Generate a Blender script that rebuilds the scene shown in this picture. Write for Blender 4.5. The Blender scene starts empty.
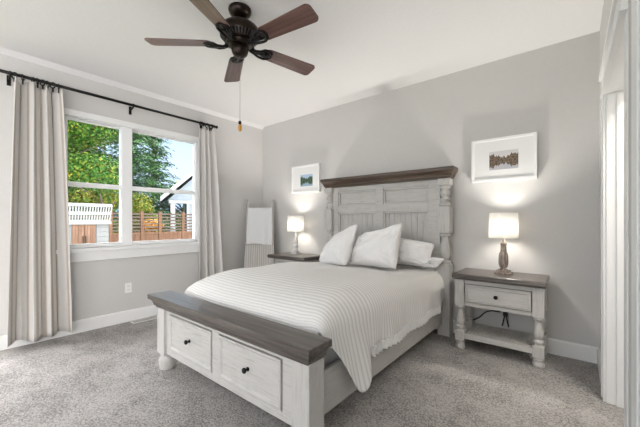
import bpy, bmesh, math, random
from mathutils import Vector, Matrix, noise
random.seed(7)
sc = bpy.context.scene
COL = sc.collection
PI = math.pi
R = math.radians

# ------------------------------------------------------------------ camera
cam_d = bpy.data.cameras.new('camera')
cam_d.sensor_width = 36.0
cam_d.lens = 312.03 / 640 * 36
cam_d.shift_y = 7.0 / 640
cam_d.clip_start = 0.02
cam_d.clip_end = 300
cam = bpy.data.objects.new('camera', cam_d)
COL.objects.link(cam)
cam.location = (4.045, -3.446, 1.179)
cam.rotation_euler = (PI / 2, 0, R(39.13))
sc.camera = cam

# ------------------------------------------------------------------ exposure
sc.view_settings.view_transform = 'Standard'
sc.view_settings.look = 'None'
sc.view_settings.exposure = 1.65
sc.view_settings.gamma = 1.0
sc.view_settings.use_curve_mapping = False

# ------------------------------------------------------------------ sky: blue beyond the window, unseen parts brightened to fill the room
W = bpy.data.worlds.new('sky')
sc.world = W
W.use_nodes = True
nt = W.node_tree
nt.nodes.clear()
wo = nt.nodes.new('ShaderNodeOutputWorld')
bg = nt.nodes.new('ShaderNodeBackground')
tc = nt.nodes.new('ShaderNodeTexCoord')
sep = nt.nodes.new('ShaderNodeSeparateXYZ')
nt.links.new(tc.outputs['Generated'], sep.inputs[0])
mx = nt.nodes.new('ShaderNodeMapRange')          # -x (west) blue, elsewhere white
mx.inputs[1].default_value = -0.75; mx.inputs[2].default_value = 0.0
nt.links.new(sep.outputs[0], mx.inputs[0])
rampc = nt.nodes.new('ShaderNodeMix'); rampc.data_type = 'RGBA'
rampc.inputs[6].default_value = (0.27, 0.37, 0.50, 1)
rampc.inputs[7].default_value = (.85, .85, .865, 1)
nt.links.new(mx.outputs[0], rampc.inputs[0])
cl = nt.nodes.new('ShaderNodeTexNoise'); cl.inputs['Scale'].default_value = 2.2; cl.inputs['Detail'].default_value = 5
nt.links.new(tc.outputs['Generated'], cl.inputs['Vector'])
clr = nt.nodes.new('ShaderNodeMapRange'); clr.inputs[1].default_value = .45; clr.inputs[2].default_value = .75
clr.inputs[3].default_value = 0.0; clr.inputs[4].default_value = .35
nt.links.new(cl.outputs['Fac'], clr.inputs[0])
mix2 = nt.nodes.new('ShaderNodeMix'); mix2.data_type = 'RGBA'
nt.links.new(clr.outputs[0], mix2.inputs[0])
nt.links.new(rampc.outputs[2], mix2.inputs[6])
mix2.inputs[7].default_value = (.52, .55, .58, 1)
zen = nt.nodes.new('ShaderNodeMapRange')         # unseen overhead brightness added to light the floor
zen.inputs[1].default_value = .45; zen.inputs[2].default_value = .85
nt.links.new(sep.outputs[2], zen.inputs[0])
mix3 = nt.nodes.new('ShaderNodeMix'); mix3.data_type = 'RGBA'
wst = nt.nodes.new('ShaderNodeMapRange')         # and only over the window side
wst.inputs[1].default_value = .25; wst.inputs[2].default_value = -.35
nt.links.new(sep.outputs[0], wst.inputs[0])
zw = nt.nodes.new('ShaderNodeMath'); zw.operation = 'MULTIPLY'
nt.links.new(zen.outputs[0], zw.inputs[0]); nt.links.new(wst.outputs[0], zw.inputs[1])
nt.links.new(zw.outputs[0], mix3.inputs[0])
nt.links.new(mix2.outputs[2], mix3.inputs[6])
mix3.inputs[7].default_value = (10.0, 9.9, 10.0, 1)
est = nt.nodes.new('ShaderNodeMapRange')         # unseen eastern brightness added to light the left wall
est.inputs[1].default_value = .25; est.inputs[2].default_value = .8
nt.links.new(sep.outputs[0], est.inputs[0])
mix4 = nt.nodes.new('ShaderNodeMix'); mix4.data_type = 'RGBA'
nt.links.new(est.outputs[0], mix4.inputs[0])
nt.links.new(mix3.outputs[2], mix4.inputs[6])
mix4.inputs[7].default_value = (2.3, 2.28, 2.32, 1)
nt.links.new(mix4.outputs[2], bg.inputs['Color'])
bg.inputs['Strength'].default_value = 1.0
nt.links.new(bg.outputs[0], wo.inputs['Surface'])

sun_d = bpy.data.lights.new('sun', 'SUN')
sun_d.energy = .4
sun_d.angle = R(8)
sun_d.color = (1.0, .93, .80)
sun = bpy.data.objects.new('sun', sun_d)
COL.objects.link(sun)
sun.rotation_euler = Vector((-.62, -.18, -.75)).to_track_quat('-Z', 'Y').to_euler()

LAMP_W = 9.0       # watts of each table lamp's bulb

# ------------------------------------------------------------------ helpers: materials
def new_mat(name):
    m = bpy.data.materials.new(name)
    m.use_nodes = True
    n = m.node_tree
    b = n.nodes['Principled BSDF']
    return m, n, b

def c4(c):
    return (c[0], c[1], c[2], 1)

def plain(name, col, rough=.6, metal=0, spec=None):
    m, n, b = new_mat(name)
    b.inputs['Base Color'].default_value = c4(col)
    b.inputs['Roughness'].default_value = rough
    b.inputs['Metallic'].default_value = metal
    if spec is not None:
        b.inputs['Specular IOR Level'].default_value = spec
    return m

def noise_node(n, scale, detail=3, rough=.5, mapping=None, coord='Object'):
    t = n.nodes.new('ShaderNodeTexCoord')
    s = n.nodes.new('ShaderNodeTexNoise')
    s.inputs['Scale'].default_value = scale
    s.inputs['Detail'].default_value = detail
    s.inputs['Roughness'].default_value = rough
    if mapping:
        mp = n.nodes.new('ShaderNodeMapping')
        mp.inputs['Scale'].default_value = mapping
        n.links.new(t.outputs[coord], mp.inputs['Vector'])
        n.links.new(mp.outputs[0], s.inputs['Vector'])
    else:
        n.links.new(t.outputs[coord], s.inputs['Vector'])
    return s

def ramp(n, src, stops):
    r = n.nodes.new('ShaderNodeValToRGB')
    e = r.color_ramp.elements
    while len(e) < len(stops):
        e.new(.5)
    for k, (p, c) in enumerate(stops):
        e[k].position = p
        e[k].color = c4(c)
    n.links.new(src, r.inputs[0])
    return r

def add_bump(n, b, src, strength=.2, dist=.01):
    k = n.nodes.new('ShaderNodeBump')
    k.inputs['Strength'].default_value = strength
    k.inputs['Distance'].default_value = dist
    n.links.new(src, k.inputs['Height'])
    n.links.new(k.outputs[0], b.inputs['Normal'])

def noisy(name, stops, scale=20, mapping=None, rough=.6, bump=0, detail=4, dist=.01, metal=0):
    m, n, b = new_mat(name)
    s = noise_node(n, scale, detail, .6, mapping)
    r = ramp(n, s.outputs['Fac'], stops)
    n.links.new(r.outputs[0], b.inputs['Base Color'])
    b.inputs['Roughness'].default_value = rough
    b.inputs['Metallic'].default_value = metal
    if bump:
        add_bump(n, b, s.outputs['Fac'], bump, dist)
    return m

def wood(name, stops, axis, rough=.45, bump=.15, fine=60):
    mp = [fine, fine, fine]
    mp['xyz'.index(axis)] = 2.2
    return noisy(name, stops, 1.0, mp, rough, bump, 5, .004)

def distressed(name, axis):
    m, n, b = new_mat(name)
    mp = [120, 120, 120]
    mp['xyz'.index(axis)] = 7
    s = noise_node(n, 1.0, 4, .6, mp)
    s2 = noise_node(n, 9, 3, .6)
    mu = n.nodes.new('ShaderNodeMath'); mu.operation = 'MULTIPLY_ADD'
    n.links.new(s2.outputs['Fac'], mu.inputs[0]); mu.inputs[1].default_value = .35
    n.links.new(s.outputs['Fac'], mu.inputs[2])
    r = ramp(n, mu.outputs[0], [(.0, (.22, .20, .175)), (.40, (.32, .30, .275)), (.51, (.45, .435, .41)), (.63, (.52, .505, .48)), (1, (.58, .565, .54))])
    n.links.new(r.outputs[0], b.inputs['Base Color'])
    b.inputs['Roughness'].default_value = .55
    add_bump(n, b, s.outputs['Fac'], .12, .004)
    return m

M = {}
M['wall'] = noisy('wall_paint', [(.3, (.60, .588, .57)), (.7, (.62, .608, .59))], 60, rough=.85, bump=.04)
M['ceiling'] = noisy('ceiling_paint', [(.3, (.755, .745, .735)), (.7, (.785, .775, .765))], 45, rough=.9, bump=.05)
M['trim'] = plain('white_trim', (.84, .84, .83), .4)
M['vinyl'] = plain('white_vinyl', (.88, .88, .88), .35)
M['wx'] = distressed('distressed_white_x', 'x')
M['wy'] = distressed('distressed_white_y', 'y')
M['wz'] = distressed('distressed_white_z', 'z')
M['groove'] = plain('groove_glaze', (.20, .18, .155), .7)
M['top'] = wood('weathered_brown_wood', [(.25, (.030, .024, .020)), (.42, (.075, .062, .053)), (.56, (.115, .098, .086)), (.72, (.20, .175, .155))], 'x', .32)
M['crown'] = wood('warm_brown_wood', [(.25, (.028, .017, .011)), (.5, (.075, .047, .031)), (.75, (.15, .10, .068))], 'x', .33)
M['black'] = plain('black_metal', (.012, .011, .011), .4, .6)
M['blackplastic'] = plain('black_cord', (.01, .01, .01), .5)
M['bronze'] = noisy('oiled_bronze', [(.3, (.015, .010, .008)), (.7, (.04, .026, .018))], 12, rough=.28, metal=.75)
M['walnut'] = wd_ = wood('walnut_blade', [(.25, (.055, .022, .017)), (.5, (.12, .055, .043)), (.75, (.20, .105, .085))], 'x', .33, .05, 38)
wd_.node_tree.nodes['Principled BSDF'].inputs['Coat Weight'].default_value = .6
wd_.node_tree.nodes['Principled BSDF'].inputs['Coat Roughness'].default_value = .2
M['amber'] = plain('amber_wood', (.55, .26, .03), .3)
M['steel'] = plain('chain_metal', (.45, .43, .40), .35, .9)
M['pewter'] = plain('dark_pewter', (.10, .10, .11), .4, .8)
M['mat'] = plain('picture_mat', (.80, .80, .79), .8)
M['frame'] = plain('white_frame', (.84, .84, .83), .4)
M['plate'] = plain('outlet_plastic', (.85, .85, .84), .35)
M['dark'] = plain('dark_slot', (.03, .03, .03), .6)

def cloth(name, stops, scale=260, rough=.9, bump=.25):
    m = noisy(name, stops, scale, None, rough, bump, 2, .002)
    m.node_tree.nodes['Principled BSDF'].inputs['Sheen Weight'].default_value = .15
    return m
M['pillow'] = cloth('white_cotton', [(.3, (.84, .825, .81)), (.7, (.88, .868, .855))], 180)
M['mattress'] = cloth('mattress_ticking', [(.3, (.72, .72, .71)), (.7, (.78, .78, .77))])
M['throw'] = cloth('pale_throw', [(.3, (.62, .63, .64)), (.7, (.70, .71, .72))], 140)
M['ladder'] = distressed('whitewashed_ladder', 'z')

def uv_stripes(name, axis, freq, ca, cb, sharp=(.35, .65), bump=0, noise_amt=.0, backlit=False):
    m, n, b = new_mat(name)
    u = n.nodes.new('ShaderNodeUVMap')
    s = n.nodes.new('ShaderNodeSeparateXYZ')
    n.links.new(u.outputs[0], s.inputs[0])
    src = s.outputs[axis]
    mu = n.nodes.new('ShaderNodeMath'); mu.operation = 'MULTIPLY'
    n.links.new(src, mu.inputs[0]); mu.inputs[1].default_value = freq * 2 * PI
    si = n.nodes.new('ShaderNodeMath'); si.operation = 'SINE'
    n.links.new(mu.outputs[0], si.inputs[0])
    h = n.nodes.new('ShaderNodeMath'); h.operation = 'MULTIPLY_ADD'
    n.links.new(si.outputs[0], h.inputs[0]); h.inputs[1].default_value = .5; h.inputs[2].default_value = .5
    val = h.outputs[0]
    if noise_amt:
        ns = noise_node(n, 90, 3)
        ad = n.nodes.new('ShaderNodeMath'); ad.operation = 'MULTIPLY_ADD'
        n.links.new(ns.outputs['Fac'], ad.inputs[0]); ad.inputs[1].default_value = noise_amt
        n.links.new(val, ad.inputs[2]); val = ad.outputs[0]
    r = ramp(n, val, [(sharp[0], ca), (sharp[1], cb)])
    n.links.new(r.outputs[0], b.inputs['Base Color'])
    b.inputs['Roughness'].default_value = .9
    if bump:
        add_bump(n, b, h.outputs[0], bump, .006)
    return m
M['cover'] = uv_stripes('ribbed_bedspread', 1, 1 / .030, (.69, .675, .655), (.86, .848, .832), (.05, .55), .35, .12)
M['ruffle'] = cloth('ruffle_cotton', [(.3, (.76, .755, .74)), (.7, (.82, .815, .80))])
M['curtain'] = uv_stripes('striped_linen', 0, 1 / .105, (.43, .375, .32), (.66, .64, .61), (.10, .38), 0, .2)
M['curtain_pale'] = uv_stripes('striped_linen_pale', 0, 1 / .17, (.60, .575, .55), (.70, .68, .66), (.15, .5), 0, .2)
M['grey_throw'] = uv_stripes('grey_striped_throw', 0, 1 / .032, (.36, .345, .325), (.52, .505, .48), (.2, .7), .2, .2)

def carpet_mat():
    m, n, b = new_mat('grey_carpet')
    s1 = noise_node(n, 95, 3, .7)
    s2 = noise_node(n, 5, 4, .6)
    s3 = noise_node(n, 330, 2, .6)
    a = n.nodes.new('ShaderNodeMath'); a.operation = 'MULTIPLY_ADD'
    n.links.new(s2.outputs['Fac'], a.inputs[0]); a.inputs[1].default_value = .36
    n.links.new(s1.outputs['Fac'], a.inputs[2])
    a2 = n.nodes.new('ShaderNodeMath'); a2.operation = 'MULTIPLY_ADD'
    n.links.new(s3.outputs['Fac'], a2.inputs[0]); a2.inputs[1].default_value = .5
    n.links.new(a.outputs[0], a2.inputs[2])
    r = ramp(n, a2.outputs[0], [(.60, (.12, .108, .10)), (.88, (.355, .335, .318)), (1.0, (.60, .575, .55))])
    n.links.new(r.outputs[0], b.inputs['Base Color'])
    b.inputs['Roughness'].default_value = 1
    b.inputs['Specular IOR Level'].default_value = .1
    add_bump(n, b, a2.outputs[0], .8, .02)
    return m
M['carpet'] = carpet_mat()

def glass_mat():
    m, n, b = new_mat('window_glass')
    n.nodes.remove(b)
    out = n.nodes['Material Output']
    tr = n.nodes.new('ShaderNodeBsdfTransparent'); tr.inputs[0].default_value = (.97, .98, .98, 1)
    gl = n.nodes.new('ShaderNodeBsdfGlossy'); gl.inputs['Roughness'].default_value = .02
    fr = n.nodes.new('ShaderNodeFresnel'); fr.inputs[0].default_value = 1.3
    mi = n.nodes.new('ShaderNodeMixShader')
    n.links.new(fr.outputs[0], mi.inputs[0]); n.links.new(tr.outputs[0], mi.inputs[1]); n.links.new(gl.outputs[0], mi.inputs[2])
    n.links.new(mi.outputs[0], out.inputs[0])
    return m
M['glass'] = glass_mat()

def shade_mat():
    m, n, b = new_mat('lit_linen_shade')
    n.nodes.remove(b)
    out = n.nodes['Material Output']
    d = n.nodes.new('ShaderNodeBsdfDiffuse'); d.inputs[0].default_value = (.88, .87, .85, 1)
    t = n.nodes.new('ShaderNodeBsdfTranslucent'); t.inputs[0].default_value = (.92, .91, .88, 1)
    mi = n.nodes.new('ShaderNodeMixShader'); mi.inputs[0].default_value = .5
    n.links.new(d.outputs[0], mi.inputs[1]); n.links.new(t.outputs[0], mi.inputs[2])
    n.links.new(mi.outputs[0], out.inputs[0])
    return m
M['shade'] = shade_mat()
m_, n_, b_ = new_mat('lit_bulb')
b_.inputs['Emission Color'].default_value = (1, .93, .82, 1); b_.inputs['Emission Strength'].default_value = 62
M['bulb'] = m_
M['lampwood'] = noisy('driftwood', [(.3, (.12, .09, .075)), (.5, (.25, .20, .17)), (.7, (.46, .40, .35))], 1, (60, 60, 9), .6, .2)
M['lampwhite'] = noisy('whitewash_wood', [(.3, (.55, .54, .52)), (.55, (.74, .73, .71))], 1, (60, 60, 9), .5, .1)

def leaf_mat(name, cols):
    m, n, b = new_mat(name)
    g = n.nodes.new('ShaderNodeNewGeometry')
    k = len(cols)
    r = ramp(n, g.outputs['Random Per Island'], [(i / max(1, k - 1), c) for i, c in enumerate(cols)])
    n.links.new(r.outputs[0], b.inputs['Base Color'])
    b.inputs['Roughness'].default_value = .55
    b.inputs['Specular IOR Level'].default_value = .1
    return m
M['leaf_green'] = leaf_mat('maple_leaves', [(0.022, 0.072, 0.008), (0.033, 0.105, 0.014), (0.055, 0.143, 0.022), (0.05, 0.132, 0.017), (0.072, 0.154, 0.019), (0.209, 0.187, 0.017)])
M['leaf_yellow'] = leaf_mat('yellowing_leaves', [(0.039, 0.105, 0.011), (0.187, 0.176, 0.017), (0.066, 0.138, 0.017), (0.248, 0.198, 0.022), (0.033, 0.088, 0.011), (0.05, 0.121, 0.017)])
M['leaf_fir'] = leaf_mat('fir_needles', [(0.028, 0.083, 0.028), (0.05, 0.132, 0.044), (0.077, 0.176, 0.066), (0.094, 0.198, 0.066)])
M['leaf_orange'] = leaf_mat('orange_leaves', [(0.52, 0.224, 0.024), (0.6, 0.32, 0.048), (0.4, 0.176, 0.024)])
M['bark'] = noisy('bark', [(.3, (.06, .045, .035)), (.7, (.14, .11, .085))], 8, (6, 6, 1), .9, .4)
M['lawn'] = noisy('lawn', [(.3, (.06, .075, .035)), (.7, (.11, .125, .065))], 12, None, .95, .4)
M['cedar'] = wood('cedar_boards', [(.25, (.085, .038, .020)), (.5, (.14, .066, .034)), (.75, (.20, .105, .058))], 'z', .7, .2, 14)
M['cedar_dark'] = wood('stained_boards', [(.25, (.05, .035, .028)), (.6, (.11, .075, .06))], 'y', .7, .2, 14)
M['door_wood'] = wood('shed_door_wood', [(.25, (.12, .058, .034)), (.5, (.19, .10, .062)), (.75, (.26, .15, .098))], 'z', .6, .2, 14)
M['siding_grey'] = noisy('grey_siding', [(.3, (.22, .26, .31)), (.7, (.26, .30, .35))], 4, None, .7)
M['siding_pale'] = noisy('pale_siding', [(.3, (.20, .205, .215)), (.7, (.24, .245, .255))], 4, None, .7)
M['roof'] = noisy('roof_shingles', [(.3, (.07, .07, .075)), (.7, (.13, .13, .14))], 20, None, .9, .3)
M['house_white'] = plain('house_trim', (.36, .37, .385), .5)

# ------------------------------------------------------------------ helpers: geometry (authored in world space, stored relative to the thing's base)
ORG = {}

class MB:
    def __init__(self):
        self.bm = bmesh.new()
        self.uv = self.bm.loops.layers.uv.new('UVMap')
    def face(self, vs, smooth=False):
        try:
            f = self.bm.faces.new(vs)
            f.smooth = smooth
            return f
        except ValueError:
            return None
    def box(self, a, b):
        x0, x1 = sorted((a[0], b[0])); y0, y1 = sorted((a[1], b[1])); z0, z1 = sorted((a[2], b[2]))
        v = [self.bm.verts.new(p) for p in ((x0, y0, z0), (x1, y0, z0), (x1, y1, z0), (x0, y1, z0), (x0, y0, z1), (x1, y0, z1), (x1, y1, z1), (x0, y1, z1))]
        for q in ((3, 2, 1, 0), (4, 5, 6, 7), (0, 1, 5, 4), (1, 2, 6, 5), (2, 3, 7, 6), (3, 0, 4, 7)):
            self.face([v[i] for i in q])
        return self
    def rings(self, rings, closed=True, cap=True, smooth=True):
        vs = [[self.bm.verts.new(p) for p in r] for r in rings]
        n = len(vs[0])
        for a, b in zip(vs[:-1], vs[1:]):
            for i in range(n if closed else n - 1):
                j = (i + 1) % n
                self.face([a[i], a[j], b[j], b[i]], smooth)
        if cap:
            self.face(list(reversed(vs[0])))
            self.face(vs[-1])
        return self
    def lathe(self, prof, c=(0, 0, 0), seg=24, axis='z', cap=True):
        rs = []
        for r, z in prof:
            ring = []
            for k in range(seg):
                a = 2 * PI * k / seg
                p = (r * math.cos(a), r * math.sin(a), z)
                if axis == 'x': p = (p[2], p[0], p[1])
                if axis == 'y': p = (p[1], p[2], p[0])
                ring.append((c[0] + p[0], c[1] + p[1], c[2] + p[2]))
            rs.append(ring)
        return self.rings(rs, True, cap)
    def mould(self, x0, x1, y0, y1, levels, back=True):
        rs = []
        for z, o in levels:
            yb = y1 + (o if back else 0)
            rs.append([(x0 - o, y0 - o, z), (x1 + o, y0 - o, z), (x1 + o, yb, z), (x0 - o, yb, z)])
        return self.rings(rs, True, True, False)
    def tube(self, pts, r, seg=8):
        pts = [Vector(p) for p in pts]
        rs = []
        up = Vector((0, 0, 1))
        for i, p in enumerate(pts):
            t = (pts[min(i + 1, len(pts) - 1)] - pts[max(i - 1, 0)]).normalized()
            a = up if abs(t.dot(up)) < .95 else Vector((1, 0, 0))
            n1 = t.cross(a).normalized(); n2 = t.cross(n1).normalized()
            rr = r[i] if isinstance(r, (list, tuple)) else r
            rs.append([p + n1 * rr * math.cos(2 * PI * k / seg) + n2 * rr * math.sin(2 * PI * k / seg) for k in range(seg)])
        return self.rings(rs)
    def bar(self, p0, p1, w, h):
        p0, p1 = Vector(p0), Vector(p1)
        t = (p1 - p0).normalized()
        a = Vector((0, 0, 1)) if abs(t.z) < .95 else Vector((0, 1, 0))
        s = t.cross(a).normalized() * w / 2; u = s.cross(t).normalized() * h / 2
        return self.rings([[p - s - u, p + s - u, p + s + u, p - s + u] for p in (p0, p1)], True, True, False)
    def grid(self, f, nu, nv, uvf=None, smooth=True):
        vs = [[self.bm.verts.new(f(i / nu, j / nv)) for i in range(nu + 1)] for j in range(nv + 1)]
        for j in range(nv):
            for i in range(nu):
                fc = self.face([vs[j][i], vs[j][i + 1], vs[j + 1][i + 1], vs[j + 1][i]], smooth)
                if fc and uvf:
                    for lp, (a, b) in zip(fc.loops, ((i, j), (i + 1, j), (i + 1, j + 1), (i, j + 1))):
                        lp[self.uv].uv = uvf(a / nu, b / nv)
        return self
    def xf(self, mat):
        self.bm.transform(mat)
        return self
    def build(self, name, mat, parent=None, bevel=0, loc=None, fix=True):
        if fix:
            bmesh.ops.recalc_face_normals(self.bm, faces=self.bm.faces)
        if parent is not None:
            org = ORG[parent.name]
        else:
            if loc is None:
                cs = [v.co for v in self.bm.verts]
                lo = [min(c[i] for c in cs) for i in range(3)]; hi = [max(c[i] for c in cs) for i in range(3)]
                loc = ((lo[0] + hi[0]) / 2, (lo[1] + hi[1]) / 2, lo[2])
            org = Vector(loc)
        self.bm.transform(Matrix.Translation(-org))
        me = bpy.data.meshes.new(name)
        self.bm.to_mesh(me); self.bm.free()
        me.materials.append(mat)
        o = bpy.data.objects.new(name, me)
        COL.objects.link(o)
        if parent is not None:
            o.parent = parent
        else:
            o.location = org
        ORG[o.name] = org
        if bevel:
            bv = o.modifiers.new('bevel', 'BEVEL'); bv.width = bevel; bv.segments = 2; bv.limit_method = 'ANGLE'; bv.angle_limit = R(50)
        return o

def thing(name, loc, label, cat, group=None):
    o = bpy.data.objects.new(name, None)
    COL.objects.link(o)
    o.empty_display_size = .1
    o.location = loc
    ORG[o.name] = Vector(loc)
    tag(o, label, cat, group)
    return o

def tag(o, label, cat, group=None, kind=None):
    o['label'] = label
    o['category'] = cat
    if group: o['group'] = group
    if kind: o['kind'] = kind
    return o

def struct(o):
    o['kind'] = 'structure'
    return o

def copy_tree(o, parent=None):
    c = o.copy()
    COL.objects.link(c)
    if parent is not None:
        c.parent = parent
    for ch in list(o.children):
        copy_tree(ch, c)
    return c

# ------------------------------------------------------------------ the room
H = 2.74
XR = 4.21
YF = -7.0          # where the modelled part of the room ends, behind the camera
b = MB().box((-.0, YF, -.06), (XR + .9, .12, 0)); struct(b.build('floor', M['carpet']))
b = MB().box((-.12, YF, H), (XR + 1.0, .12, H + .12)); struct(b.build('ceiling', M['ceiling']))
b = MB().box((-.12, 0, -.06), (XR + 1.0, .12, H)); struct(b.build('wall_back', M['wall']))
# window opening in the left wall
WY0, WY1, WZ0, WZ1 = -2.635, -1.15, .885, 2.285
b = MB()
b.box((-.12, -3.28, -.06), (0, WY0, H)); b.box((-.12, YF, 2.45), (0, -3.28, H)); b.box((-.12, YF, -.06), (0, -4.4, 2.45)); b.box((-.12, WY1, -.06), (0, 0, H))  # includes an unseen opening left of frame, added to let in daylight
b.box((-.12, WY0, -.06), (0, WY1, WZ0)); b.box((-.12, WY0, WZ1), (0, WY1, H))
struct(b.build('wall_left', M['wall']))
# right wall with the doorway to the closet
DY0, DY1, DZ = -1.67, -.70, 2.01
b = MB()
b.box((XR, DY1, -.06), (XR + .115, 0, H)); b.box((XR, -3.95, -.06), (XR + .115, DY0, H)); b.box((XR, YF, -.06), (XR + .115, -5.6, H)); b.box((XR, -5.6, 2.4), (XR + .115, -3.95, H)); b.box((XR, DY0, DZ), (XR + .115, DY1, H))  # includes an unseen opening behind the camera, added to light the left wall
struct(b.build('wall_right', M['wall']))
b = MB()
b.box((XR + .85, -2.2, -.06), (XR + .95, 0, H)); b.box((XR + .115, -2.3, -.06), (XR + .95, -2.2, H))
struct(b.build('wall_closet', M['wall']))
cl_d = bpy.data.lights.new('jamb_fill_light', 'AREA'); cl_d.energy = 11; cl_d.size = .35; cl_d.color = (1, .95, .88)  # added lamp, itself unseen, that brightens the doorway jamb
cl_o = bpy.data.objects.new('jamb_fill_light', cl_d); COL.objects.link(cl_o); cl_o.location = (XR + .5, -1.45, H - .02)
# soft cove strip between left wall and ceiling
b = MB().rings([[(.0, y, H), (.055, y, H), (.0, y, H - .042)] for y in (YF, 0)], True, True, False)
struct(b.build('trim_1', M['ceiling']))
# baseboards
def baseboard(name, p0, p1, nrm):
    mb = MB()
    t = .016
    nx, ny = nrm
    prof = [(0, 0), (t, 0), (t, .118), (t * .55, .130), (0, .132)]
    rs = []
    for p in (p0, p1):
        rs.append([(p[0] + nx * a, p[1] + ny * a, z) for a, z in prof])
    mb.rings(rs, True, True, False)
    return struct(mb.build(name, M['trim']))
baseboard('baseboard_left', (0, -3.28), (0, 0), (1, 0))
baseboard('baseboard_back', (0, 0), (XR, 0), (0, -1))
baseboard('baseboard_right', (XR, -.62), (XR, 0), (-1, 0))
# door casing of the closet
b = MB()
b.box((XR - .018, DY1 - .004, 0), (XR, DY1 + .082, DZ))
b.box((XR - .024, DY1 + .058, 0), (XR, DY1 + .082, DZ))
struct(b.build('trim_2', M['trim'], bevel=.003))
b = MB().box((XR - .002, DY1 - .014, 0), (XR + .12, DY1, DZ)).box((XR + .045, DY1 - .026, 0), (XR + .085, DY1 - .014, DZ))
b.box((XR - .002, DY0, DZ - .014), (XR + .12, DY1 - .014, DZ)).box((XR - .002, DY0 , 0), (XR + .12, DY0 + .014, DZ - .014))
struct(b.build('trim_3', M['trim'], bevel=.002))
b = MB().box((XR - .020, DY0 - .08, DZ + .0), (XR, DY1 + .09, DZ + .115))
b.box((XR - .034, DY0 - .10, DZ + .115), (XR, DY1 + .11, DZ + .140))
b.box((XR - .028, DY0 - .09, DZ - .012), (XR, DY1 + .10, DZ + .004))
struct(b.build('trim_4', M['trim'], bevel=.002))
b = MB().box((XR - .006, DY0 - .085, 0), (XR, DY0, DZ)); struct(b.build('trim_5', M['trim'], bevel=.002))
b = MB().box((XR - .008, -2.02, 0), (XR, -1.90, H)); struct(b.build('trim_6', M['trim'], bevel=.002))

# window (structure): casing, sill, apron, vinyl frame and sashes, panes
b = MB()
b.box((0, WY0 - .06, WZ1 - .02), (.018, WY1 + .05, 2.33))
b.box((0, WY1 - .012, WZ0 - .04), (.016, WY1 + .045, WZ1))
b.box((0, WY0 - .045, WZ0 - .04), (.016, WY0 + .012, WZ1))
b.box((0, WY0 - .05, .745), (.018, WY1 + .05, .845))
b.box((-.10, WY0 - .06, .845), (.045, WY1 + .06, .885))
win = struct(b.build('window_1', M['trim'], bevel=.004))
b = MB()
FX0, FX1 = -.095, -.015
b.box((FX0, WY0, WZ0), (FX1, WY0 + .045, WZ1)); b.box((FX0, WY1 - .035, WZ0), (FX1, WY1, WZ1))
b.box((FX0, WY0, WZ1 - .03), (FX1, WY1, WZ1)); b.box((FX0, WY0, WZ0), (FX1, WY1, WZ0 + .03))
MY0, MY1 = -2.095, -1.985
b.box((FX0, MY0, WZ0), (FX1 + .012, MY1, WZ1))
b.build('window_frame', M['vinyl'], win, .004)
for (a, c) in ((WY0 + .045, MY0), (MY1, WY1 - .035)):
    b = MB()
    b.box((-.055, a, 1.535), (-.022, c, 1.575)); b.box((-.085, a, 1.545), (-.055, c, 1.59))
    b.box((-.055, a, WZ0 + .03), (-.03, c, WZ0 + .045)); b.box((-.085, a, WZ1 - .045), (-.06, c, WZ1 - .03))
    b.build('window_sash', M['vinyl'], win, .003)
    b = MB().box((-.075, a, 1.58), (-.071, c, WZ1 - .04)).box((-.045, a, WZ0 + .04), (-.041, c, 1.54))
    b.build('window_pane', M['glass'], win)

# ------------------------------------------------------------------ outlet, floor vent
t = thing('electrical_outlet', (.0, -2.03, .33), 'white electrical outlet on the grey wall under the window', 'outlet')
MB().box((0.0005, -2.066, .335), (.006, -1.994, .451)).build('cover_plate', M['plate'], t, .002)
for z in (.372, .414):
    r_ = MB().box((.006, -2.047, z - .016), (.0085, -2.013, z + .016)).build('socket', M['plate'], t, .003)
    MB().box((.0085, -2.038, z - .008), (.009, -2.035, z + .006)).box((.0085, -2.025, z - .008), (.009, -2.022, z + .006)).build('slot', M['dark'], r_)
t = thing('floor_vent', (.10, -1.88, 0), 'white metal floor vent register in the carpet beneath the window', 'vent')
b = MB().box((.045, -2.03, .0005), (.155, -1.73, .004)); b.build('vent_plate', M['plate'], t, .002)
b = MB()
for k in range(22):
    b.box((.062, -2.012 + k * .0122, .004), (.138, -2.006 + k * .0122, .0065))
b.build('louvre', M['steel'], t)

# ------------------------------------------------------------------ bed
BX = 2.262
bed = thing('bed', (BX, -1.2, 0), 'queen bed with distressed white panelled headboard and storage footboard under dark wood tops', 'bed')
def turned(mb, cx, cy, prof, seg=24):
    return mb.lathe(prof, (cx, cy, 0), seg)
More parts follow.
